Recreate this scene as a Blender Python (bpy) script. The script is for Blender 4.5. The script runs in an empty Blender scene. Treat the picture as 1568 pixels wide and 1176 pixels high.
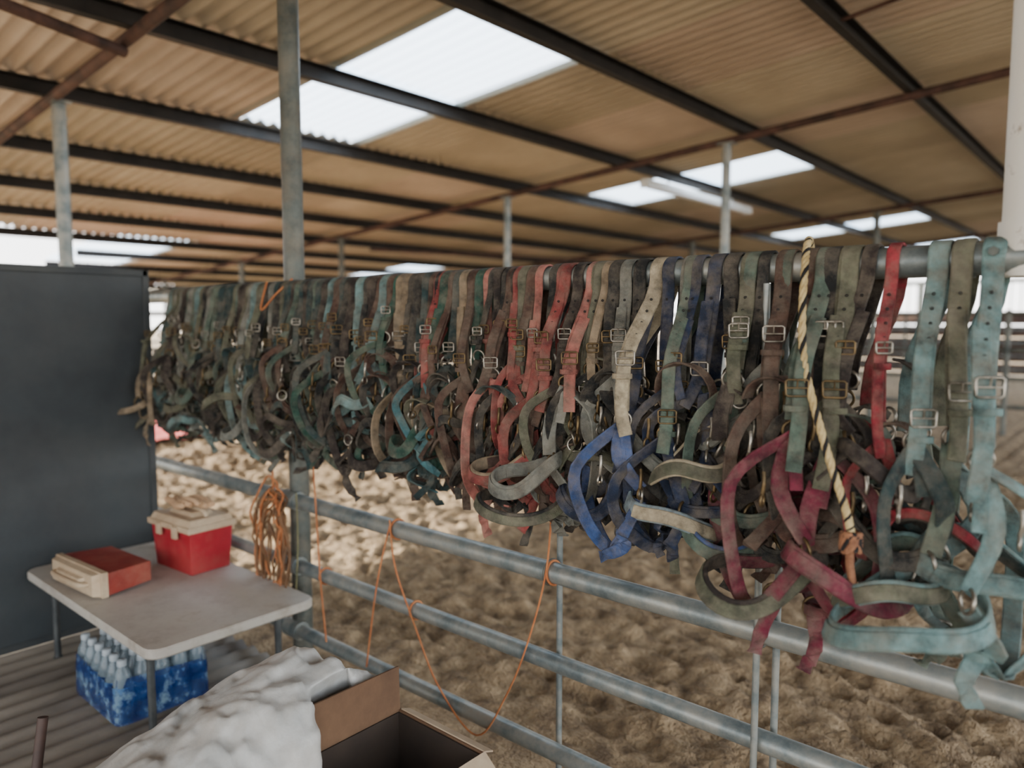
import bpy, math, random
from mathutils import Vector, Matrix, noise, Euler
scene=bpy.context.scene
V=Vector
D=1.65
rnd=random.Random(7)

# ---------------------------------------------------------------- camera
cam=bpy.data.cameras.new('camera'); co=bpy.data.objects.new('camera',cam); scene.collection.objects.link(co)
cam.sensor_width=36; cam.lens=26.2
co.location=(0,0,1.42); co.rotation_euler=(math.radians(90-4.9),0,math.radians(40.9)); scene.camera=co
cam.dof.use_dof=True; cam.dof.focus_distance=1.85; cam.dof.aperture_fstop=1.5
cam.clip_end=300

# ---------------------------------------------------------------- materials
def lin(c):
    return tuple(((x/255)/12.92 if x/255<=0.04045 else ((x/255+0.055)/1.055)**2.4) for x in c)+(1,)
def mat(name,c1,c2=None,scale=8,rough=0.7,metal=0,bump=0,bscale=60,c3=None,trans=0,alpha=1,stretch=(1,1,1),detail=6,contrast=(0.35,0.65),dust_shade=None,dscale=9,bdist=.01):
    m=bpy.data.materials.new(name); m.use_nodes=True; nt=m.node_tree; n=nt.nodes; l=nt.links
    p=n['Principled BSDF']; p.inputs['Roughness'].default_value=rough; p.inputs['Metallic'].default_value=metal
    p.inputs['Transmission Weight'].default_value=trans; p.inputs['Alpha'].default_value=alpha
    tc=n.new('ShaderNodeTexCoord'); mp=n.new('ShaderNodeMapping'); mp.inputs['Scale'].default_value=stretch
    l.new(tc.outputs['Object'],mp.inputs['Vector'])
    no=n.new('ShaderNodeTexNoise'); no.inputs['Scale'].default_value=scale; no.inputs['Detail'].default_value=detail; no.inputs['Roughness'].default_value=0.65
    l.new(mp.outputs[0],no.inputs['Vector'])
    cr=n.new('ShaderNodeValToRGB'); cr.color_ramp.elements[0].position=contrast[0]; cr.color_ramp.elements[1].position=contrast[1]
    cr.color_ramp.elements[0].color=lin(c1); cr.color_ramp.elements[1].color=lin(c2 or c1)
    if c3:
        e=cr.color_ramp.elements.new(0.5*(contrast[0]+contrast[1])); e.color=lin(c3)
    l.new(no.outputs['Fac'],cr.inputs['Fac']); out=cr.outputs['Color']
    if dust_shade:
        nd=n.new('ShaderNodeTexNoise'); nd.inputs['Scale'].default_value=dscale; nd.inputs['Detail'].default_value=8; nd.inputs['Roughness'].default_value=.7
        l.new(tc.outputs['Object'],nd.inputs['Vector'])
        dr=n.new('ShaderNodeValToRGB'); dr.color_ramp.elements[0].position=.42; dr.color_ramp.elements[1].position=.72
        dr.color_ramp.elements[0].color=(dust_shade[3],)*3+(1,); dr.color_ramp.elements[1].color=(dust_shade[4],)*3+(1,)
        l.new(nd.outputs['Fac'],dr.inputs['Fac'])
        mx=n.new('ShaderNodeMixRGB'); l.new(dr.outputs['Color'],mx.inputs['Fac']); l.new(out,mx.inputs[1]); mx.inputs[2].default_value=lin(dust_shade[:3]); out=mx.outputs[0]
    l.new(out,p.inputs['Base Color'])
    if bump:
        nb=n.new('ShaderNodeTexNoise'); nb.inputs['Scale'].default_value=bscale; nb.inputs['Detail'].default_value=5
        l.new(tc.outputs['Object'],nb.inputs['Vector'])
        b=n.new('ShaderNodeBump'); b.inputs['Strength'].default_value=bump; b.inputs['Distance'].default_value=bdist
        l.new(nb.outputs['Fac'],b.inputs['Height']); l.new(b.outputs['Normal'],p.inputs['Normal'])
    return m

# ---------------------------------------------------------------- mesh builder
class MB:
    def __init__(s): s.v=[];s.f=[];s.m=[];s.sm=[]
    def add(s,vs,fs,mi,smooth=False):
        o=len(s.v); s.v+= [tuple(x) for x in vs]
        for f in fs: s.f.append(tuple(i+o for i in f)); s.m.append(mi); s.sm.append(smooth)
    def box(s,c,sz,mi=0,R=None,top=None):
        c=V(c); hx,hy,hz=sz[0]/2,sz[1]/2,sz[2]/2; tx,ty=top if top else (1,1); vs=[]
        for z,a,b in((-hz,1,1),(hz,tx,ty)):
            for x,y in((-hx,-hy),(hx,-hy),(hx,hy),(-hx,hy)):
                p=V((x*a,y*b,z)); p=R@p if R else p; vs.append(c+p)
        s.add(vs,[(3,2,1,0),(4,5,6,7),(0,1,5,4),(1,2,6,5),(2,3,7,6),(3,0,4,7)],mi)
    def tube(s,path,r,mi=0,n=8,closed=False,cap=True):
        P=[V(p) for p in path]; N=len(P); rings=[]; prev=None
        for i in range(N):
            if closed: t=P[(i+1)%N]-P[i-1]
            else: t=P[min(i+1,N-1)]-P[max(i-1,0)]
            t.normalize()
            if prev is None:
                a=V((0,0,1)) if abs(t.z)<0.9 else V((1,0,0)); u=(a-t*a.dot(t)).normalized()
            else:
                u=prev-t*prev.dot(t)
                u=u.normalized() if u.length>1e-6 else prev
            prev=u; w=t.cross(u); rr=r[i] if isinstance(r,(list,tuple)) else r
            rings.append([P[i]+(u*math.cos(2*math.pi*k/n)+w*math.sin(2*math.pi*k/n))*rr for k in range(n)])
        vs=[p for g in rings for p in g]; fs=[]
        for i in range(N if closed else N-1):
            j=(i+1)%N
            for k in range(n):
                k2=(k+1)%n; fs.append((i*n+k,i*n+k2,j*n+k2,j*n+k))
        s.add(vs,fs,mi,True)
        if cap and not closed:
            s.add(rings[0],[tuple(range(n))[::-1]],mi); s.add(rings[-1],[tuple(range(n))],mi)
    def ring(s,c,R,r,nrm,mi,n=18,m=6,sx=1,sy=1,up=None):
        nrm=V(nrm).normalized(); a=up or (V((0,0,1)) if abs(nrm.z)<0.9 else V((1,0,0)))
        u=(V(a)-nrm*V(a).dot(nrm)).normalized(); w=nrm.cross(u); c=V(c)
        s.tube([c+u*math.cos(2*math.pi*i/n)*R*sx+w*math.sin(2*math.pi*i/n)*R*sy for i in range(n)],r,mi,m,True)
    def strap(s,path,width,th,hint,mi,closed=False,edge=None):
        th*=1.25
        P=[V(p) for p in path]; N=len(P); vs=[];prevW=None
        for i in range(N):
            if closed: t=P[(i+1)%N]-P[i-1]
            else: t=P[min(i+1,N-1)]-P[max(i-1,0)]
            if t.length<1e-7: t=V((0,0,-1))
            t.normalize(); H=V(hint[i] if isinstance(hint,list) else hint)
            W=H-t*H.dot(t)
            if W.length<0.15 and prevW is not None: W=prevW-t*prevW.dot(t)
            if W.length<1e-4: W=t.orthogonal()
            W.normalize(); prevW=W; Nn=t.cross(W)
            hw,ht=width/2,th/2
            for a,b in((-1,-.35),(-.86,-1),(.86,-1),(1,-.35),(1,.35),(.86,1),(-.86,1),(-1,.35)):
                vs.append(P[i]+W*hw*a+Nn*ht*b)
        fs=[]
        for i in range(N if closed else N-1):
            j=(i+1)%N
            for k in range(8):
                k2=(k+1)%8; fs.append((i*8+k,i*8+k2,j*8+k2,j*8+k))
        s.add(vs,fs,mi,False)
        if not closed:
            s.add(vs[:8],[tuple(range(8))],mi); s.add(vs[-8:],[tuple(range(8))[::-1]],mi)
    def lathe(s,c,prof,mi,n=14,axis=None):
        c=V(c); vs=[]
        for r,z in prof:
            for k in range(n):
                p=V((r*math.cos(2*math.pi*k/n),r*math.sin(2*math.pi*k/n),z)); vs.append(c+(axis@p if axis else p))
        fs=[(i*n+k,i*n+(k+1)%n,(i+1)*n+(k+1)%n,(i+1)*n+k) for i in range(len(prof)-1) for k in range(n)]
        s.add(vs,fs,mi,True)
    def build(s,name,mats,bevel=0,loc=None):
        me=bpy.data.meshes.new(name); me.from_pydata(s.v,[],s.f); 
        for m in mats: me.materials.append(m)
        me.polygons.foreach_set('material_index',s.m); me.polygons.foreach_set('use_smooth',s.sm); me.update()
        o=bpy.data.objects.new(name,me); scene.collection.objects.link(o)
        if bevel:
            b=o.modifiers.new('b','BEVEL'); b.width=bevel; b.segments=2; b.limit_method='ANGLE'
        return o
def crom(P,k=5,closed=False):
    P=[V(p) for p in P]; n=len(P); out=[]
    for i in range(n if closed else n-1):
        if closed: a,b,c,d=P[i-1],P[i],P[(i+1)%n],P[(i+2)%n]
        else: a,b,c,d=P[max(i-1,0)],P[i],P[i+1],P[min(i+2,n-1)]
        for j in range(k):
            t=j/k; out.append(0.5*((2*b)+(c-a)*t+(2*a-5*b+4*c-d)*t*t+(3*b-a-3*c+d)*t**3))
    if not closed: out.append(P[-1])
    return out
def empty(name,loc=(0,0,0)):
    e=bpy.data.objects.new(name,None); e.location=loc; scene.collection.objects.link(e); return e

# palette
galv=mat('galvanised_pipe',(96,106,108),(158,166,164),9,.45,.45,.15,40,c3=(126,136,136),dust_shade=(150,136,116,0,.6))
galv_d=mat('dark_weathered_pipe',(50,58,56),(96,102,97),6,.5,.3,.15,40,dust_shade=(140,126,106,0,.4))
paint_w=mat('chipped_white_paint',(120,96,72),(214,212,202),14,.5,0,.2,60,contrast=(.30,.38))
rust=mat('rusty_steel',(50,36,32),(96,68,58),7,.75,.1,.2,50)
dark_st=mat('dark_steel_purlin',(20,19,19),(42,38,36),5,.6,.2,.1,50)
tan=[mat('roof_sheet_%d'%i,a,b,1.0,.6,0,.04,30,c3=c,dust_shade=(134,122,104,0,.28),dscale=1.2,detail=3) for i,(a,b,c) in enumerate([
   ((184,173,152),(204,194,174),(196,185,164)),((170,160,140),(192,182,161),(182,171,151)),((190,174,157),(210,195,180),(201,185,168))])]
# ---------------------------------------------------------------- ground
def axis_coords(lo,a,b,hi,st):
    out=[];x=a;s=st
    while x>lo: s*=1.25; x-=s; out.append(x)
    out=out[::-1]; n=int((b-a)/st); out+=[a+i*st for i in range(n+1)]; x=out[-1]; s=st
    while x<hi: s*=1.25; x+=s; out.append(x)
    return out
xs=axis_coords(-90,-9.0,.6,70,.028); ys=axis_coords(-60,1.72,7.8,90,.026)
def gh(x,y):
    p=V((x,y,0))
    h=.035*noise.noise(p*1.6)+.040*noise.noise(p*5.2+V((3,1,0)))
    v=noise.voronoi(p*7.5)[0][0]            # hoof prints / clods
    h+=.080*(min(v,.5)-.3)
    h+=.042*noise.noise(p*14)+.022*noise.noise(p*29)
    k=min(1,max(0,(y-1.75)/.5)); 
    far=1/(1+max(0,abs(x+4)-8)*.2+max(0,y-9)*.2)
    return (h-.01)*k*far -.004*(1-k)-.012
gm=MB(); nx,ny=len(xs),len(ys)
gv=[(x,y,gh(x,y)) for x in xs for y in ys]
gf=[(i*ny+j,(i+1)*ny+j,(i+1)*ny+j+1,i*ny+j+1) for i in range(nx-1) for j in range(ny-1)]
gm.add(gv,gf,0,True)
sand=mat('arena_sand',(112,92,68),(184,159,124),11,.95,0,1,60,c3=(156,132,100),detail=10,dust_shade=(82,64,46,.0,.65),dscale=8,bdist=.03,contrast=(.36,.64))  # dark spots mixed into the colour stand in for shade in the dents
gm.build('ground',[sand])

# ---------------------------------------------------------------- roof
def rz(x): return 3.11+.075*x          # rafter axis height
PX=[-.23-1.22*k for k in range(-3,15)]
par=empty('ceiling')
sheets=MB()
def panel(mb,x0,x1,y0,y1,mi,dz=0,tilt=0,per=.107,A=.023):
    n=int((y1-y0)/per*6); vs=[]; xx=[x0-.06,(x0+x1)/2,x1+.06]
    for i,x in enumerate(xx):
        for j in range(n+1):
            y=y0+(y1-y0)*j/n
            vs.append((x,y,rz(x)+.132+dz+tilt*(x-x1)+A*math.sin(2*math.pi*y/per)+ (.006 if i==2 else 0)))
    m=n+1
    mb.add(vs,[(i*m+j,(i+1)*m+j,(i+1)*m+j+1,i*m+j+1) for i in range(2) for j in range(n)],mi,True)
smb=MB()
for k in range(len(PX)-1):
    x1,x0=PX[k],PX[k+1]
    for j in range(-8,16):
        y0=2.8+1.07*j; y1=y0+1.07+.05
        kk=k-3
        if kk>=8 and j<1: continue
        if kk>=10 and rnd.random()<.04: continue
        sk=((kk==2 or kk==3) and j in(0,4,9,13)) or (kk in(8,9) and j in(1,6))
        dz=rnd.uniform(0,.010)+(.004 if j%2 else 0)
        (panel(smb,x0,x1,y0,y1,0,dz,A=.014) if sk else panel(sheets,x0,x1,y0,y1,rnd.choice([0,0,1,2]) if j>-2 else 2,dz,rnd.uniform(-.008,.008)))  # camera-side sheets all pinker and lighter: bounce light put into their colour
o=sheets.build('roof_sheets',tan); o.parent=par
sm=bpy.data.materials.new('fibreglass_skylight'); sm.use_nodes=True; nt=sm.node_tree; nt.nodes.clear()
ou=nt.nodes.new('ShaderNodeOutputMaterial'); mx=nt.nodes.new('ShaderNodeMixShader'); tl=nt.nodes.new('ShaderNodeBsdfTranslucent'); tp=nt.nodes.new('ShaderNodeBsdfTransparent')
tl.inputs[0].default_value=(.85,.93,1,1); tp.inputs[0].default_value=(.9,.96,1,1); mx.inputs[0].default_value=.55
nt.links.new(tl.outputs[0],mx.inputs[1]); nt.links.new(tp.outputs[0],mx.inputs[2]); nt.links.new(mx.outputs[0],ou.inputs[0])
o=smb.build('window_1',[sm])
# beams
bm=MB()
for k,x in enumerate(PX):
    kk=k-3; ya=-6 if kk<=8 else 3.87
    z=rz(x)+.065
    yc,ly=(ya+20)/2,(20-ya)
    bm.box((x,yc,z),(.008,ly,.095),0); bm.box((x+.025,yc,z+.045),(.055,ly,.006),0); bm.box((x+.025,yc,z-.045),(.055,ly,.006),0)
ROW=[D,5.96,10.9,15.6]
for r,y in enumerate([-3.0]+ROW):
    xa=-10 if y<3 else -17.3
    bm.tube([(3.4,y,rz(3.4)),(xa,y,rz(xa))],.032,1,10)
bm.tube([(-7.5,5.96,rz(-7.5)-.25),(-7.5,10.9,rz(-7.5)-.1)],.02,1,8)
bm.tube([(-1.0,2.6,rz(-1)+.04),(-1.0,4.3,rz(-1)+.04),(-1.4,4.35,rz(-1.4)+.04)],.012,1,6)
bm.tube([(-4.0,1.65,rz(-4)-.05),(-2.9,-2.5,rz(-2.9)+.02)],.03,1,8)
bm.tube([(-17,10.9,1.75),(-5,10.9,1.95)],.02,1,8)
o=bm.build('roof_beams',[dark_st,rust]); o.parent=par
# ---------------------------------------------------------------- roof posts
def post(x,y,r,m,z1=None,z0=-.03):
    mb=MB(); z1=z1 or rz(x)-.02
    mb.tube([(x,y,z0),(x,y,z1)],r,0,20)
    mb.box((x,y,z1-.002),(.14,.10,.012),0)
    mb.tube([(x,y,z1-.10),(x,y,z1-.085)],r+.006,0,20)
    return mb.build('roof_post',[m])
post(-2.6,D+.035,.040,galv_d); post(-5.04,D+.035,.040,galv)
for x in (-7.5,-9.9): post(x,D+.035,.04,galv)
for x in (-.3,-2.80,-5.23,-8.1,-10.6,-13.2): post(x,5.96,.036,galv if x>-6 else galv_d)
for x in (-.4,-2.95,-5.67,-8.85,-12,-15): post(x,10.9,.04,galv_d)
for x in (.5,-3.2,-6.5,-10,-13.5,-17): post(x,15.6,.04,galv_d)
mb=MB(); mb.tube([(-.186,D+.02,1.50),(-.186,D+.02,rz(-.17)-.02)],.048,0,24)
mb.tube([(-.186,D+.02,1.545),(-.186,D+.02,1.60)],.054,0,24)
mb.box((-.186,D+.02,rz(-.17)-.02),(.15,.11,.012),0)
mb.build('painted_roof_post',[paint_w])

# ---------------------------------------------------------------- pipe fence (halter rail)
f=MB(); Zt=1.535; RR=.032
for z,r in((Zt,RR),(.70,.030),(.435,.026),(.165,.026)):
    f.tube([(-9.9,D,z),(-4,D,z),(2.2,D,z)],r,0,20)
for px in(-2.6,-5.04,-7.5,.9):
    for z in(.70,.435,.165):
        f.tube([(px-.045,D,z),(px+.045,D,z)],.037,0,20)
f.tube([(.9,D+.03,-.03),(.9,D+.03,1.5)],.04,0,16)
for x in(-.655,):
    f.tube([(x,D-.04,-.03),(x,D-.04,1.5)],.0085,0,8)
for x in(-1.28,-.64):
    f.tube([(x,D+.04,-.03),(x,D+.04,1.5)],.009,0,8)
for x in(-.655,-1.28):
    f.ring((x,D,.70),.036,.004,(1,0,0),1)
f.tube([(-.28,D-.0,1.50),(-.28,D-.0,1.575)],.012,1,10); f.tube([(-.235,D-.03,Zt+.01),(-.235,D-.05,Zt+.01)],.009,1,6)
f.build('pipe_fence',[galv,galv_d])

def fence(name,pts,zs,r=.028,step=2.5,m=galv_d):
    g=MB()
    for a,b in zip(pts[:-1],pts[1:]):
        a,b=V(a),V(b); L=(b-a).length; n=max(1,int(L/step))
        for z in zs: g.tube([a+V((0,0,z)),b+V((0,0,z))],r,0,8)
        for i in range(n+1):
            p=a+(b-a)*i/n; g.tube([p+V((0,0,-.05)),p+V((0,0,max(zs)+.05))],r*1.15,0,8)
    return g.build(name,[m])
fence('corral_fence',[(-9.5,2.2,0),(-9.5,10.9,0),(4,10.9,0)],(.35,.7,1.05,1.5))
fence('corral_fence',[(-18,3,0),(-18,20,0),(6,20,0)],(.3,.6,.9,1.2,1.55),m=galv_d)
fence('corral_fence',[(-10.1,D,0),(-30,5,0)],(.4,.8,1.2),m=galv)

st=MB(); stm=mat('stall_boards',(52,38,31),(88,64,50),5,.85,0,.3,30)
for i in range(12):
    x=-7+i*1.6
    for z in(.25,.55,.85,1.15,1.45): st.box((x,21.2,z),(1.58,.05,.26),0)
    st.box((x-.8,21.15,1.2),(.12,.12,2.4),1)
    for q in range(8): st.tube([(x-.7+q*.2,21.2,1.55),(x-.7+q*.2,21.2,2.3)],.012,1,6)
    st.box((x,21.2,2.35),(1.6,.08,.1),1)
st.build('horse_stall_row',[stm,galv_d])
t=MB(); tp=[]
for i in range(14):
    for j in range(5): tp.append((-10.6+i*.16,3.5+j*.25+.03*math.sin(i),.035+.05*noise.noise(V((i*.6,j*.7,0)))+(.05 if j in(1,3) else 0)))
t.add(tp,[(i*5+j,(i+1)*5+j,(i+1)*5+j+1,i*5+j+1) for i in range(13) for j in range(4)],0,True)
t.build('red_tarp',[mat('red_tarp_cloth',(190,50,50),(215,110,100),4,.6)])

# ---------------------------------------------------------------- fluorescent batten
fl=MB(); xl=-3.87; zl=rz(-3.9)-.05
fl.box((xl,7.65,zl),(.10,2.45,.05),0,top=(.7,1)); fl.tube([(xl-.025,6.47,zl-.04),(xl-.025,8.83,zl-.04)],.016,1,10); fl.tube([(xl+.025,6.47,zl-.04),(xl+.025,8.83,zl-.04)],.016,1,10)
for y in(6.45,8.85): fl.box((xl,y,zl-.03),(.10,.03,.06),0)
for y in(6.9,8.4): fl.tube([(xl,y,zl),(xl,y,zl+.07)],.01,0,6)
fl.build('fluorescent_batten_light',[mat('white_enamel',(210,214,214),(232,234,232),4,.4),mat('tube_glass',(235,240,245),(245,248,250),4,.25)],.004)

# ---------------------------------------------------------------- partition board
b=MB(); b.box((-3.585,.1,.84),(.035,2.84,1.62),0)
for z in(.045,1.635): b.box((-3.585,.1,z),(.05,2.86,.03),1)
for y in(1.52,-1.32): b.box((-3.585,y,.83),(.05,.03,1.64),1)
b.build('partition_board',[mat('blackboard_panel',(40,46,50),(52,60,64),2.5,.6,0,.05,20,detail=4,dust_shade=(92,92,88,0,.25),dscale=2),mat('board_edge',(40,46,50),(60,64,64),5,.6)],.003)

# ---------------------------------------------------------------- corrugated floor sheet
c=MB(); vs=[]
xs2=[-5.4+i*.0125 for i in range(int(3.2/.0125))]
for x in xs2:
    h=.010+.012*math.sin(2*math.pi*x/.1)
    for y in(-1.6,.2,1.62): vs.append((x,y,h))
m=3
c.add(vs,[(i*m+j,(i+1)*m+j,(i+1)*m+j+1,i*m+j+1) for i in range(len(xs2)-1) for j in range(2)],0,True)
c.build('floor',[mat('dusty_corrugated_sheet',(98,92,86),(150,142,130),3,.6,.1,.15,30,stretch=(1,.3,1))])

# ---------------------------------------------------------------- folding table
plastic=mat('dusty_white_plastic',(150,138,120),(205,203,196),4,.5,0,.05,30,c3=(188,184,174),contrast=(.25,.6),dust_shade=(114,94,72,.0,.8),dscale=4)
tb=MB(); x0,x1,y0,y1=-3.55,-2.345,.965,1.585; zt=.375
def rrect(x0,x1,y0,y1,r,n=6):
    P=[]
    for cx,cy,a in((x1-r,y1-r,0),(x0+r,y1-r,90),(x0+r,y0+r,180),(x1-r,y0+r,270)):
        for i in range(n+1):
            t=math.radians(a+90*i/n); P.append((cx+r*math.cos(t),cy+r*math.sin(t)))
    return P
def slab(mb,P,z0,z1,mi,ins=.006):
    cx=sum(p[0] for p in P)/len(P); cy=sum(p[1] for p in P)/len(P)
    def sc(p,k): 
        d=V((p[0]-cx,p[1]-cy)); L=d.length; d*= (L-k)/L; return (cx+d.x,cy+d.y)
    rings=[[(*sc(p,ins),z0) for p in P],[(*p,z0+ins) for p in P],[(*p,z1-ins) for p in P],[(*sc(p,ins),z1) for p in P]]
    vs=[q for r in rings for q in r]; n=len(P); fs=[(i*n+k,i*n+(k+1)%n,(i+1)*n+(k+1)%n,(i+1)*n+k) for i in range(3) for k in range(n)]
    mb.add(vs,fs,mi); mb.add(rings[0],[tuple(range(n))[::-1]],mi); mb.add(rings[3],[tuple(range(n))],mi)
slab(tb,rrect(x0,x1,y0,y1,.05),zt-.035,zt,0)
for lx in(-3.40,-2.50):
    for ly in(1.03,1.51): tb.tube([(lx,ly,.0),(lx,ly,zt-.035)],.013,1,10); tb.tube([(lx,ly,.0),(lx,ly,.02)],.017,1,10)
    tb.tube([(lx,1.03,zt-.05),(lx,1.51,zt-.05)],.011,1,8)
tb.build('folding_table',[plastic,mat('grey_table_leg',(70,74,76),(100,104,104),8,.45,.5)])

# ---------------------------------------------------------------- red cooler boxes
red=mat('red_plastic',(150,24,40),(176,36,50),5,.45,0,.03,30,dust_shade=(170,120,100,0,.3)); beige=mat('beige_plastic',(176,152,124),(206,188,160),5,.55,0,.1,40,dust_shade=(130,108,84,0,.5)); redd=mat('faded_red_plastic',(128,42,36),(156,58,46),6,.5,0,.05,30,dust_shade=(170,120,100,0,.5))
def cooler(name,M,L=.30,W=.21,H=.155,body=red,tap=1.12):
    q=MB(); 
    q.box((0,0,H/2),(L*.88,W*.86,H),0,top=(tap,1.12))
    for sx in(-1,1): q.box((sx*L*.44,0,H*.72),(.02,W*.3,.035),0)
    q.box((0,0,H+.006),(L*1.06,W*1.08,.024),1)
    q.box((0,0,H+.030),(L*1.0,W*1.0,.026),1,top=(.92,.88))
    q.box((0,0,H+.050),(L*.6,W*.5,.018),1,top=(.85,.8))
    hz=H+.062
    q.tube(crom([(-L*.36,0,H+.04),(-L*.34,0,hz-.004),(-L*.2,0,hz+.004),(L*.2,0,hz+.004),(L*.34,0,hz-.004),(L*.36,0,H+.04)],4),.010,1,8)
    for sx in(-1,1): q.box((sx*L*.2,-W*.56,H-.012),(.035,.012,.05),1)
    o=q.build(name,[body,beige],.007); o.matrix_world=M; return o
cooler('lunch_cooler_box',Matrix.Translation((-3.08,1.465,zt+.001))@Matrix.Rotation(math.radians(4),4,'Z'),.31,.20,.185)
cooler('lunch_cooler_box',Matrix.Translation((-3.145,1.235,zt+.052))@Matrix.Rotation(math.radians(4),4,'Z')@Matrix.Rotation(math.radians(90),4,'X'),.37,.09,.185,redd,1.2)
gl=MB()
for i in range(5):
    P=[V((-3.17+.035*j+.012*i, 1.40+.022*i+.012*math.sin(j+i),zt+.277+.004*(i%3)+.006*math.cos(j*1.3+i))) for j in range(6)]
    gl.tube(crom(P,4),[.010+.010*math.sin(math.pi*t/20) for t in range(21)],0,10)
gl.build('work_glove',[mat('dusty_leather',(176,140,108),(206,172,136),14,.9,0,.4,60)])

# ---------------------------------------------------------------- water bottle pack
wb=MB()
prof=[(.0,0),(.029,.002),(.032,.012),(.031,.03),(.0325,.055),(.031,.08),(.0325,.10),(.031,.145),(.026,.172),(.014,.198),(.0125,.21)]
X0,Y0=-2.99,1.00
def bottle(x,y,z):
    wb.lathe((x,y,z),prof,0,14); wb.lathe((x,y,z),[(.0335,.065),(.0335,.13)],1,14)
    wb.lathe((x,y,z),[(.0155,.2),(.0155,.218),(.012,.222),(0,.222)],2,12)
for i in range(6):
    for j in range(5): bottle(X0+i*.066,Y0+j*.066,.024)
for i in range(3):
    for j in range(2): bottle(X0-.16+i*.066,Y0+.37+j*.066-.02,.024)
Q=rrect(X0-.036,X0+.366,Y0-.036,Y0+.30,.035)
vs=[];nQ=len(Q)
for zi,z in enumerate((.022,.06,.10,.125,.165)):
    for i,p in enumerate(Q): 
        w=.004*noise.noise(V((p[0]*30,p[1]*30,z*40))); s_=1 if zi<4 else .97
        cx_,cy_=X0+.165,Y0+.132
        vs.append((cx_+(p[0]-cx_)*s_+w,cy_+(p[1]-cy_)*s_+w,z+(.022*math.sin(i*1.7) if zi==4 else 0)))
wb.add(vs,[(i*nQ+k,i*nQ+(k+1)%nQ,(i+1)*nQ+(k+1)%nQ,(i+1)*nQ+k) for i in range(4) for k in range(nQ)],3,True)
pet=mat('clear_pet',(112,128,138),(150,168,178),6,.12,0,.1,30,alpha=.55); lab=mat('blue_label',(24,58,112),(80,118,160),22,.35,contrast=(.45,.55)); capm=mat('bottle_cap',(165,175,182),None,5,.4)
film=mat('printed_film',(16,42,98),(130,160,184),13,.2,0,.4,25,alpha=.7,c3=(24,64,126),contrast=(.42,.62))
wb.build('water_bottle_pack',[pet,lab,capm,film])

# ---------------------------------------------------------------- cardboard box (open) in the foreground
card=mat('cardboard',(80,58,42),(116,88,64),4,.9,0,.1,50); cardi=mat('cardboard_shaded_inside',(36,29,24),(56,45,36),4,.9); bag=mat('white_woven_plastic',(158,160,158),(200,202,200),5,.5,0,.35,26,dust_shade=(150,130,106,0,.45),dscale=4)  # inside lining is darker cardboard: shade within the carton put into its colour
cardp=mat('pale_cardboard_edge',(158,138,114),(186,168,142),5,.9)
cb=MB(); bx0,bx1,by0,by1,bz=-1.46,-1.15,.70,1.23,.40
cb.box((bx0,(by0+by1)/2,bz/2),(.008,by1-by0,bz),0); cb.box((bx1,(by0+by1)/2,bz/2),(.008,by1-by0,bz),0)
cb.box(((bx0+bx1)/2,by0,bz/2),(bx1-bx0,.008,bz),0); cb.box(((bx0+bx1)/2,by1,bz/2),(bx1-bx0,.008,bz),0)
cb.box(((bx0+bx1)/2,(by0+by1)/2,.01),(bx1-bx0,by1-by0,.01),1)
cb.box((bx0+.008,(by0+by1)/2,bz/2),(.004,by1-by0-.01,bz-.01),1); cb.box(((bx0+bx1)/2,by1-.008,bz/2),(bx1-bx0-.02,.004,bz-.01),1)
def flap(a,b,dirv,ln,mi=0):
    a,b,dv=V(a),V(b),V(dirv).normalized()*ln; n=V((0,0,.004)) if abs(V(dirv).normalized().z)<.8 else V((.005,0,0)); vs=[a,b,b+dv,a+dv]; vs+=[p+n for p in vs]
    cb.add(vs,[(0,1,2,3),(7,6,5,4),(0,4,5,1),(1,5,6,2),(2,6,7,3),(3,7,4,0)],mi)
flap((bx0,.95,bz),(bx0,by1,bz),(-.03,0,1),.115)
flap((bx0+.01,by1,bz),(bx1,by1,bz),(0,.8,-.3),.03,2); flap((bx1,by0,bz),(bx1,by1,bz),(.6,0,-.5),.07,2)
cb.build('cardboard_box',[card,cardi,cardp])
dk=MB()
for i in range(7):
    P=[V((bx0+.07+.2*rnd.random(),by0+.08+.36*rnd.random(),.16+.02*i+.03*rnd.random())) for _ in range(5)]
    dk.tube(crom(P,6),.016,0,8)
dk.box((-1.305,.965,.10),(.27,.46,.16),0)
dk.build('folded_leather_tack',[mat('black_leather',(20,19,20),(40,36,34),9,.5)],.01)

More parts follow.
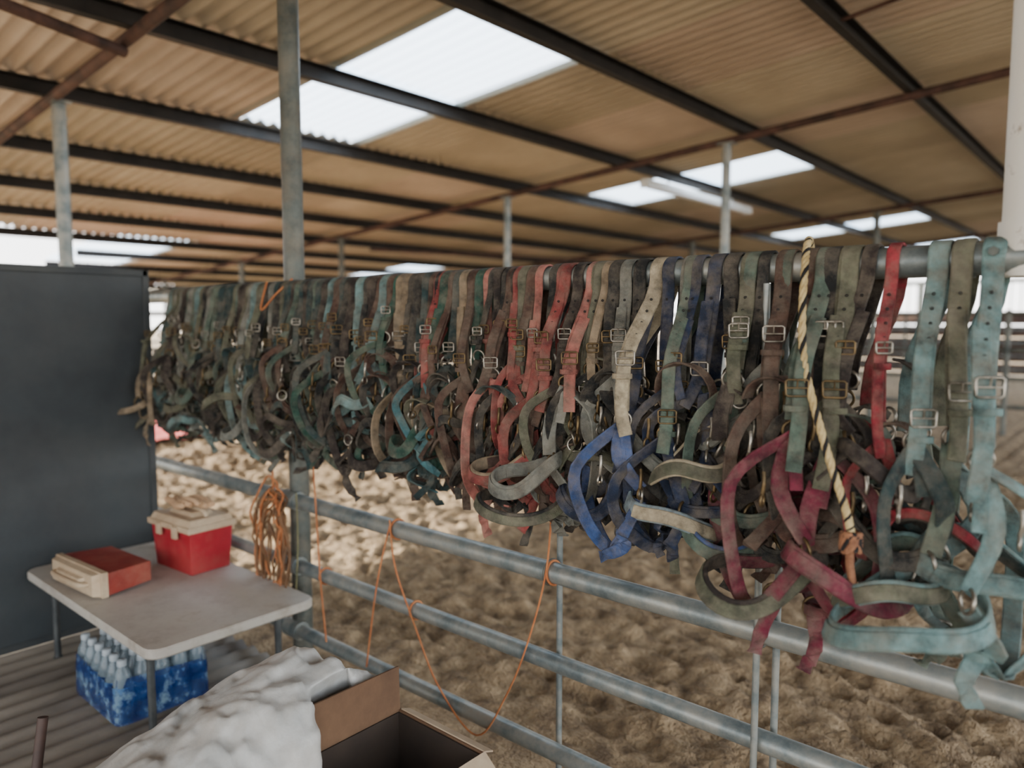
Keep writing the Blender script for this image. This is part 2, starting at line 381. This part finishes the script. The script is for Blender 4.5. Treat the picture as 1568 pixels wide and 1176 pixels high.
# sack slumped behind the carton, its mouth spilling over the low part of the carton wall
bgm=MB()
NI,NJ=90,80; mv=[]
def sm01(t): t=max(0,min(1,t)); return t*t*(3-2*t)
for i in range(NI):
    for j in range(NJ):
        a=i/(NI-1); b_=j/(NJ-1)
        yy=.40+.80*b_
        over=sm01((.985-yy)/.07)
        crest=.40+.155*sm01((yy-.5)/.6)+.03*over
        if a<.42:
            q=a/.42; xx=-2.0+.32*q; z=.02+(crest-.02)*math.sin(q*math.pi/2)**.8
        elif a<.70:
            q=(a-.42)/.28; xx=-1.68+(.19+.035*over)*q; z=crest+.03*math.sin(q*math.pi)*(1-.3*over)
        else:
            q=(a-.70)/.30
            xo=-1.455+.13*math.sin(q*math.pi/2); zo=crest-.30*q**1.25
            xn=-1.49-.05*q; zn=crest-.10*q
            xx=xo*over+xn*(1-over); z=zo*over+zn*(1-over)
        ef=min(1,b_*5,(1-b_)*7)**.6
        z=max(.012,z*(.2+.8*ef)) if a<.70 else z*(.85+.15*ef)
        w1=V((xx*5,yy*5,z*4)); amp=.4+.6*min(1,a*3)
        cre=.040*(abs(noise.noise(w1*.9))-.2)+.030*noise.noise(w1*1.7+V((3,0,0)))-.030*abs(noise.noise(w1*2.8))+.006*noise.noise(w1*9)
        near=1 if not(.62<a) or over>.5 else .35
        mv.append((xx+cre*.5*amp*near,yy+cre*.4,max(.006,z+cre*amp*near)))
bgm.add(mv,[(i*NJ+j,(i+1)*NJ+j,(i+1)*NJ+j+1,i*NJ+j+1) for i in range(NI-1) for j in range(NJ-1)],0,True)
bgm.build('white_feed_sack',[bag])
hs=MB(); hs.tube([(-2.07,.52,.0),(-2.12,.60,.40)],.013,0,10); hs.tube([(-2.088,.55,.14),(-2.098,.565,.22)],.017,1,10); hs.box((-2.07,.52,.02),(.09,.04,.04),0)
hs.build('hand_hoof_tool',[mat('dark_wood',(48,34,30),(72,52,44),9,.6),red],.003)

# ---------------------------------------------------------------- cords on fence
og=mat('orange_twine',(160,90,50),(188,124,76),20,.8); gr=mat('dull_green_cord',(92,96,62),(120,112,80),20,.8)
w=MB()
for i in range(15):
    R=.10+rnd.uniform(-.03,.035); zc=.70-.13+rnd.uniform(-.05,.05); cx=-2.64+rnd.uniform(-.05,.05)
    P=[]
    for k in range(18):
        t=2*math.pi*k/18; P.append(V((cx+R*.75*math.cos(t)+.01*rnd.uniform(-1,1),D-.055-.03*rnd.random()+(.02 if math.sin(t)>.8 else 0),zc-.06+R*1.9*math.sin(t))))
    w.tube(crom(P,3,True),.0042,0 if i%3==0 else 1,6,True)
w.build('coiled_extension_cord',[og,mat('brown_cord',(92,66,44),(130,92,58),10,.7)])
tw=MB()
def cord(P,r=.0035,m=0): tw.tube(crom(P,8),r,m,6)
cord([(-2.62,D-.05,1.22),(-2.70,D-.06,1.0),(-2.66,D-.05,.86),(-2.66,D-.05,.60)],.004)
cord([(-2.66,D-.05,1.57),(-2.64,D-.09,1.46),(-2.58,D-.06,1.52),(-2.56,D,1.58)],.004)
cord([(-2.40,D-.04,1.0),(-2.38,D-.04,.74),(-2.36,D-.04,.45),(-2.33,D-.04,.20)],.0032)
cord([(-1.95,D-.037,.72),(-2.02,D-.04,.50),(-2.1,D-.03,.17)],.003)
cord([(-1.95,D-.037,.74),(-1.92,D-.04,.58),(-1.83,D-.035,.40),(-1.72,D-.03,.22),(-1.55,D-.03,.12),(-1.42,D-.035,.30),(-1.33,D-.04,.5),(-1.27,D-.035,.72),(-1.25,D-.035,.95)],.003)
cord([(-2.5,D-.045,.75),(-2.49,D-.05,.55),(-2.52,D-.045,.33)],.003,1)
for x,z in((-1.95,.70),(-1.27,.70),(-1.86,.435),(-2.38,.435)):
    tw.ring((x,D,z),.034 if z>.6 else .030,.004,(1,0,.15),0)
tw.build('orange_baling_twine',[og,gr])

# ---------------------------------------------------------------- HALTERS
def web(name,c,v=.18):
    c=tuple(int(x*.88) for x in c)
    a=tuple(int(x*(1-v*2.4)) for x in c); b_=tuple(min(255,int(x*(1+v*1.2)+8)) for x in c)
    return mat('webbing_'+name,a,b_,22,.85,0,.4,420,c3=c,detail=8,contrast=(.32,.68),dust_shade=(134,124,108,0,.55),dscale=15)
COL={'olive':(88,90,72),'greygreen':(80,97,86),'teald':(34,56,57),'black':(19,22,23),'brown':(74,52,42),'tan':(138,121,97),'fred':(136,60,56),
'maroon':(100,26,46),'blue':(48,76,124),'lblue':(130,150,160),'teal':(58,104,110),'beige':(178,165,138),'green':(34,74,62),'grey':(116,119,111),'salmon':(166,102,92),'red':(140,34,46),'tealgrey':(98,127,126),'bdark':(38,30,27),'navy':(26,40,66)}
names=list(COL); wm=[web(k,COL[k]) for k in names]; ci={k:i for i,k in enumerate(names)}
steel=mat('worn_nickel',(92,88,78),(180,174,162),30,.38,.85); brass=mat('dull_brass',(80,68,48),(128,108,76),30,.48,.75)
eye=mat('eyelet_dark',(18,16,14),None,5,.6)
HM=wm+[steel,brass,eye]; ST=len(wm);BR=ST+1;EY=ST+2

def halter(B,X,rg,crown='olive',body='olive',nose=None,L=1.0,yaw=None,sw=.030,noseR=(.085,.055),sway=0,detail=False,noseTilt=.02,vout=0,flip=1,cross=0,buckW=None,du=0,curl=1.0):
    nose=nose or body; cc,bc,nc=ci[crown],ci[body],ci[nose]
    yaw=rg.uniform(-.55,.35) if yaw is None else yaw
    metal=ST if rg.random()<.5 else BR
    j=lambda a=.012: rg.uniform(-a,a)
    cs,sn=math.cos(yaw),math.sin(yaw)
    def T(u,v,wd):
        s=min(1,max(0,(wd-.02)/.22)); s=s*s*(3-2*s); a=yaw*s; c_,s_=math.cos(a),math.sin(a)
        uu=u*c_-(v)*s_*.9; vv=u*s_+v*c_
        return V((X+uu+sway*max(0,wd),D-RR-.004-vv-vout*s,Zt-wd))
    def path(P,k=4): return [T(*p) for p in crom([V(p) for p in P],k)]
    def hint(h):
        u,v,wv=h; return V((u*cs-v*sn, -(u*sn+v*cs), -wv)).normalized()
    Hu=hint((1,0,0))
    r=RR+.003; k=L
    wb=.29*k+j(.02); wf=.26*k+j(.06); d0=j(.012)+du
    arc=[(0,-RR-.004-math.cos(math.radians(a))*(r+.002),-math.sin(math.radians(a))*(r+.002)) for a in range(0,181,30)]
    back=[(d0-j(.01),-2*RR-.05+j(.01),wb),(d0*.5,-2*RR-.022,wb*.55),(0,-2*RR-.011,.03)]
    front=[(0,.002,.035),(d0*.4+j(.005),.010,wf*.5),(d0,.02+j(.006),wf)]
    P=[T(*p) for p in crom([V(p) for p in back+arc+front],3)]
    tw_=rg.uniform(-.5,.5)
    n=len(P); ht=[V((1,0,0)).lerp(hint((1,tw_*max(0,i/(n-1)-.5)*2,0)),min(1,abs(i/(n-1)-.5)*2.4)) for i in range(n)]
    B.strap(P,sw,.0045,ht,cc)
    a0,a1=.10*k+j(.02),wf*.98
    if rg.random()<.7 or detail:
        e1=wf+.05+.05*rg.random(); off=j(.008)
        B.strap(path([(off,.012,a0),(d0*.6+off,.024,(a0+a1)/2),(d0+off,.034,a1),(d0+off*2+j(.02),.036+.02*rg.random(),e1)]),sw*.86,.004,Hu,cc)
    if detail:
        for q in range(5):
            wd=.065+q*.028; p=T(d0*.2,.0105+q*.0022,wd); B.ring(p,.0022,.0012,hint((0,1,0)),EY,10,4)
    wbk=wf*rg.uniform(.52,.97); bw=sw*.56
    pc=T(d0*.8,.036,wbk)
    def rect(c,hw,hh,r_,mi):
        U=Hu; W_=V((0,0,1)); Pq=[c+U*hw*a+W_*hh*b for a,b in((-1,-.8),(-.8,-1),(.8,-1),(1,-.8),(1,.8),(.8,1),(-.8,1),(-1,.8))]; B.tube(Pq,r_,mi,6,True)
    rect(pc,bw*1.05,bw*.8,.0024,metal); B.tube([pc-Hu*bw,pc+Hu*bw],.0018,metal,5); B.tube([pc+V((0,0,-.001)),pc+V((0,0,bw*.8))+hint((0,1,0))*.004],.0017,metal,5)
    B.strap([T(d0+math.cos(t)*sw*.6,.028+math.sin(t)*.012,wbk+.035*k) for t in [i*math.pi/6 for i in range(12)]],.012,.002,V((0,0,1)),cc,True)
    R1=(d0+j(.01),.022,wf+.020); R1b=(d0-.012+j(.02),-2*RR-.06+j(.02),wb+.02)
    B.ring(T(*R1),.019,.0032,hint((j(.5),1,.1)),metal); B.ring(T(*R1b),.019,.0032,hint((j(.5),1,.1)),metal)
    wn=wf+.20*k+j(.05); d1=d0+flip*(.02+.03*rg.random())+cross
    R2=(d1,.045+j(.02),wn); R2b=(d1+.03*flip+j(.03),-.05+j(.03),wn+.03+j(.04))
    tz=j(.6)
    B.strap(path([(R1[0],.024,R1[2]+.012),(R1[0]+.3*(d1-d0)+j(.03),.045+j(.02),.5*(R1[2]+wn)),(R2[0],R2[1],R2[2]-.015)]),sw,.005,[hint((1,tz*q/8,0)) for q in range(9)],bc)
    B.strap(path([(R1[0]+.002,.030,R1[2]+.012),(R1[0]+.3*(d1-d0),.052,.5*(R1[2]+wn))]),sw*.7,.004,Hu,bc)
    B.strap(path([(R1b[0],R1b[1],R1b[2]+.012),(R1b[0]+j(.04),R1b[1]*.8,.5*(R1b[2]+wn)),(R2b[0],R2b[1],R2b[2]-.015)]),sw,.005,Hu,bc)
    B.ring(T(*R2),.022,.0036,hint((1,j(.6),j(.6))),metal); B.ring(T(*R2b),.022,.0036,hint((1,j(.6),j(.6))),metal)
    a,b_=noseR; a*=k;b_*=k; cu=R2[0]+flip*a*.75; cv=.5*(R2[1]+R2b[1])+.03; cw=wn+.035
    ph=rg.uniform(0,6.28); amp=rg.uniform(.008,.026)*curl; lean=rg.uniform(-.25,.25)
    Pn=[]; Hn=[]
    for i in range(20):
        t=2*math.pi*i/20
        sq=1+.12*math.sin(2*t+ph*2)
        Pn.append(T(cu-flip*a*math.cos(t)*sq,cv+b_*math.sin(t)*sq,cw-(noseTilt)*math.cos(t)*1.5+amp*math.sin(2*t+ph)+.25*b_*math.sin(t)))
    Pc=crom(Pn,2,True); cen=sum(Pc,V((0,0,0)))/len(Pc)
    for p in Pc: 
        o_=(p-cen); o_.z=0; Hn.append(V((0,0,1))+o_.normalized()*(-.30+lean))
    B.strap(Pc,sw*1.08,.0065,Hn,nc,True)
    if detail or rg.random()<.4:
        q0=[p+(p-cen).normalized()*.007 for p in Pc[3:22]]
        B.strap(q0,sw*.8,.004,Hn[3:22],bc if nose==body else cc)
        B.strap([p-(p-cen).normalized()*.006 for p in Pc[24:38]],sw*.85,.004,Hn[24:38],bc)
    wc=wn+.10*k+j(.04); ch=(d1-flip*(.02+.03*rg.random()),-.0+j(.04),wc)
    B.ring(T(*ch),.022,.0036,hint((j(.5),1,j(.5))),metal)
    for Q,ss in((R2,1),(R2b,-1)):
        B.strap(path([(Q[0],Q[1],Q[2]+.015),(Q[0]-flip*.045+j(.02),Q[1]*.8+ss*.03,.5*(Q[2]+wc)+.035),(ch[0],ch[1]+ss*.008,ch[2]-.005)]),sw*.9,.0045,hint((.8,.6*ss,.1)),bc)
    tu=-flip*(.045+.06*rg.random())*k
    for Q,ss in((R1,1),(R1b,-1)):
        B.strap(path([(Q[0],Q[1],Q[2]+.01),(Q[0]+tu*1.1+j(),Q[1]+ss*.03+j(),Q[2]+.09*k),(Q[0]+tu+j(),Q[1]*.8+ss*.02+j(),wc-.05),(ch[0]+tu*.4,ch[1]+.01,ch[2]+.035),(ch[0],ch[1],ch[2])],5),sw*.85,.0045,hint((.85,-.5*ss,.1)),bc)
    cp=T(R1[0]+tu*.5,.05,wf+.10); B.tube(crom([cp,cp+V((.004,-.006,-.02)),cp+V((0,-.004,-.045))],3),.0042,metal,6); B.ring(cp+V((0,-.004,-.056)),.012,.003,hint((1,.4,0)),metal,12,5)
    tl=.04+.10*rg.random()
    B.strap(path([(ch[0],ch[1]+.01,ch[2]+.01),(ch[0]+j(.03),ch[1]+.03,ch[2]+tl*.5),(ch[0]+j(.06),ch[1]+.01+j(.03),ch[2]+tl)]),sw*.85,.0045,[hint((1,j(.8),0)) for _ in range(9)],bc)
    pk=T(ch[0],ch[1]+.012,ch[2]+.0); B.strap([pk+V((math.cos(t)*sw*.55,math.sin(t)*.010,0)) for t in [i*math.pi/6 for i in range(12)]],.022,.003,V((0,0,1)),bc,True)

crowd=MB(); rg=random.Random(21)
def zone(x):
    if x<-3.1: return ['olive','greygreen','grey','black','greygreen','olive','tealgrey','bdark','grey']
    if x<-2.55: return ['greygreen','black','teald','olive','grey','olive','bdark','tealgrey']
    if x<-1.95: return ['teald','black','green','black','teald','brown','greygreen','bdark','tealgrey']
    if x<-1.5: return ['teald','fred','brown','teal','black','green','brown','tan','black']
    if x<-1.05: return ['brown','bdark','fred','olive','tan','brown','black','salmon','teald','black']
    if x<-.6: return ['brown','bdark','olive','grey','tan','black','navy','greygreen','black']
    return ['brown','olive','bdark','greygreen','black']
x=-3.52
while x<-.44:
    z=zone(x); c1=rg.choice(z); c2=c1 if rg.random()<.5 else rg.choice(z+['black','bdark'])
    Lx=rg.uniform(.80,1.0) if x<-1.5 else rg.uniform(.84,1.12)
    ang=math.atan2(-x,1.55)
    yw=-ang*rg.uniform(.25,1.05)
    halter(crowd,x,rg,c1,c2,L=Lx,yaw=yw,sway=rg.uniform(-.10,.10),flip=rg.choice((1,1,-1)),sw=rg.choice((.025,.029,.033)),vout=rg.uniform(-.01,.07),noseR=(rg.uniform(.05,.09),rg.uniform(.04,.07)),detail=x>-1.2,curl=rg.uniform(.8,2))
    x+=rg.choice((rg.uniform(.016,.026),rg.uniform(.028,.040))) if x<-1.3 else rg.choice((rg.uniform(.024,.034),rg.uniform(.038,.052)))
dk_z=['black','bdark','teald','brown','olive','black']
for i in range(200):
    xx=rg.uniform(-3.45,-.35); z0=rg.uniform(1.0,1.28); cl=ci[rg.choice(dk_z if i%3 else zone(xx))]; R_=rg.uniform(.03,.075); a0=rg.uniform(0,6.28); sp_=rg.uniform(2.5,5.2)
    yy=D-rg.uniform(.0,.13); tilt=rg.uniform(-.5,.5); P=[]
    for q in range(9):
        t=a0+sp_*q/8; P.append(V((xx+R_*math.cos(t)*1.0,yy+R_*.5*math.cos(t+1)*1.0+tilt*.03*math.sin(t),z0+R_*1.1*math.sin(t))))
    crowd.strap(crom(P,2),rg.uniform(.018,.028),.004,V((.5,.85,rg.uniform(-.2,.2))),cl)
    if i%2: crowd.ring(P[0],.018,.0034,(rg.uniform(-1,1),-1,rg.uniform(-.5,.5)),ST if i%4 else BR,14,5)
for i in range(110):
    xx=rg.uniform(-3.5,-1.2); z0=rg.uniform(1.0,1.12); cl=ci[rg.choice(zone(xx))]; dx=rg.uniform(-.08,.08)
    P=[V((xx,D-rg.uniform(.02,.12),z0)),V((xx+dx*.8,D-rg.uniform(.03,.14),z0-.05)),V((xx+dx,D-rg.uniform(.0,.12),z0-rg.uniform(.08,.14))),V((xx+dx*.3,D-rg.uniform(.0,.12),z0-rg.uniform(.09,.15)))]
    crowd.strap(crom(P,4),.022,.004,V((rg.uniform(-1,1),rg.uniform(-1,1),.2)),cl)
crowd.build('row_of_horse_halters',HM)

def hero(X,seed,**kw):
    B=MB(); halter(B,X,random.Random(seed),detail=True,**kw); return B.build('horse_halter',HM)
hero(-1.70,3,crown='fred',body='teal',nose='teald',L=1.0,yaw=-.6,vout=.06,sw=.028)
hero(-1.40,4,crown='brown',body='salmon',nose='fred',L=1.0,yaw=-.6,vout=.07,sw=.032)
hero(-1.22,5,crown='fred',body='brown',nose='tan',L=1.0,yaw=-.5,vout=.08,sw=.032,flip=-1)
hero(-1.12,6,crown='salmon',body='grey',nose='grey',L=.98,yaw=-.6,vout=.09,sw=.034,flip=-1,noseR=(.08,.06))
hero(-1.10,16,crown='olive',body='bdark',nose='black',L=1.18,yaw=-.6,vout=.05,sw=.030,flip=-1,noseR=(.12,.08))
hero(-.93,7,crown='beige',body='blue',nose='lblue',L=1.18,yaw=-.55,vout=.13,sw=.036,flip=1,noseR=(.08,.075))
hero(-.84,17,crown='greygreen',body='navy',nose='blue',L=1.14,yaw=-.5,vout=.09,sw=.034,flip=1,noseR=(.09,.07))
hero(-.70,8,crown='olive',body='bdark',nose='beige',L=1.02,yaw=-.5,vout=.07,sw=.034,flip=-1,noseR=(.075,.07))
hero(-.62,9,crown='brown',body='brown',nose='brown',L=1.1,yaw=-.45,vout=.09,sw=.036)
hero(-.535,10,crown='greygreen',body='maroon',nose='maroon',L=1.16,yaw=-.5,vout=.13,sw=.036,flip=1,noseR=(.09,.075))
hero(-.485,20,crown='olive',body='maroon',nose='bdark',L=1.2,yaw=-.3,vout=.09,sw=.036,flip=-1,noseR=(.09,.075))
hero(-.405,11,crown='red',body='red',nose='bdark',L=1.0,yaw=-.5,vout=.06,sw=.024,flip=1)
hero(-.325,12,crown='tealgrey',body='teald',nose='tealgrey',L=1.14,yaw=-.5,vout=.07,sw=.036,flip=1,noseR=(.10,.075))
hero(-.285,13,crown='olive',body='greygreen',nose='tealgrey',L=1.10,yaw=-.5,vout=.04,sw=.036,flip=-1,noseR=(.075,.07))
hero(-.235,14,crown='tealgrey',body='tealgrey',nose='tealgrey',L=1.22,yaw=-.55,vout=.11,sw=.038,flip=-1,noseR=(.095,.085))
hero(-3.46,15,crown='olive',body='tan',nose='tan',L=.98,yaw=-.2,vout=.13,sw=.028,flip=-1,noseR=(.13,.06))

# ---------------------------------------------------------------- twisted lead rope
rp=MB(); E=(-.405,D-.235,1.03)
ctrl=[(-.60,D+.05,1.25),(-.590,D+.05,1.50),(-.58,D+.0,1.59),(-.565,D-.065,1.54),(-.53,D-.16,1.36),(-.47,D-.21,1.2),(-.42,D-.23,1.08),E]
C=crom(ctrl,26); ncol=4
for s_ in range(ncol):
    P=[]
    for i,p in enumerate(C):
        t=(C[min(i+1,len(C)-1)]-C[max(i-1,0)]).normalized(); u=t.orthogonal().normalized() if i==0 else (pu-t*pu.dot(t)).normalized(); pu=u; w_=t.cross(u)
        a=2*math.pi*s_/ncol+i*.62; P.append(p+(u*math.cos(a)+w_*math.sin(a))*.0040)
    rp.tube(P,.0042,1 if s_==0 else 0,7)
for s_ in range(9):
    a=s_*.9; P=[V(E)+V((math.cos(a+t)*.016,math.sin(a+t)*.014,-.015+.018*math.sin(2*t+a))) for t in [i*math.pi/5 for i in range(8)]]
    rp.tube(crom(P,3),.005,2 if s_%3 else 1,6)
rp.tube(crom([E,(-.41,D-.22,.97),(-.40,D-.22,.92)],4),.008,2,8)
rp.build('lead_rope',[mat('cream_rope',(166,144,96),(198,178,130),40,.85,0,.3,200),mat('black_rope',(20,18,18),None,5,.85),mat('brown_rope',(112,74,52),(150,104,74),40,.85)])

# ---------------------------------------------------------------- light
w=bpy.data.worlds.new('sky'); scene.world=w; w.use_nodes=True; nt=w.node_tree; bg=nt.nodes['Background']
tc=nt.nodes.new('ShaderNodeTexCoord'); sp=nt.nodes.new('ShaderNodeSeparateXYZ'); cr=nt.nodes.new('ShaderNodeValToRGB')
nt.links.new(tc.outputs['Generated'],sp.inputs[0]); nt.links.new(sp.outputs['Z'],cr.inputs['Fac'])
cr.color_ramp.elements[0].color=(1,.98,.95,1); cr.color_ramp.elements[1].color=(.62,.78,1,1); cr.color_ramp.elements[1].position=.8
nt.links.new(cr.outputs['Color'],bg.inputs['Color']); bg.inputs['Strength'].default_value=5.6
sl=bpy.data.lights.new('sun','SUN'); so=bpy.data.objects.new('sun',sl); scene.collection.objects.link(so)
sl.energy=30; sl.angle=math.radians(.8); sl.color=(1,.93,.80)
dv=V((.94,.34,-.34)).normalized(); so.rotation_euler=dv.to_track_quat('-Z','Y').to_euler(); so.location=(-12,-4,6)
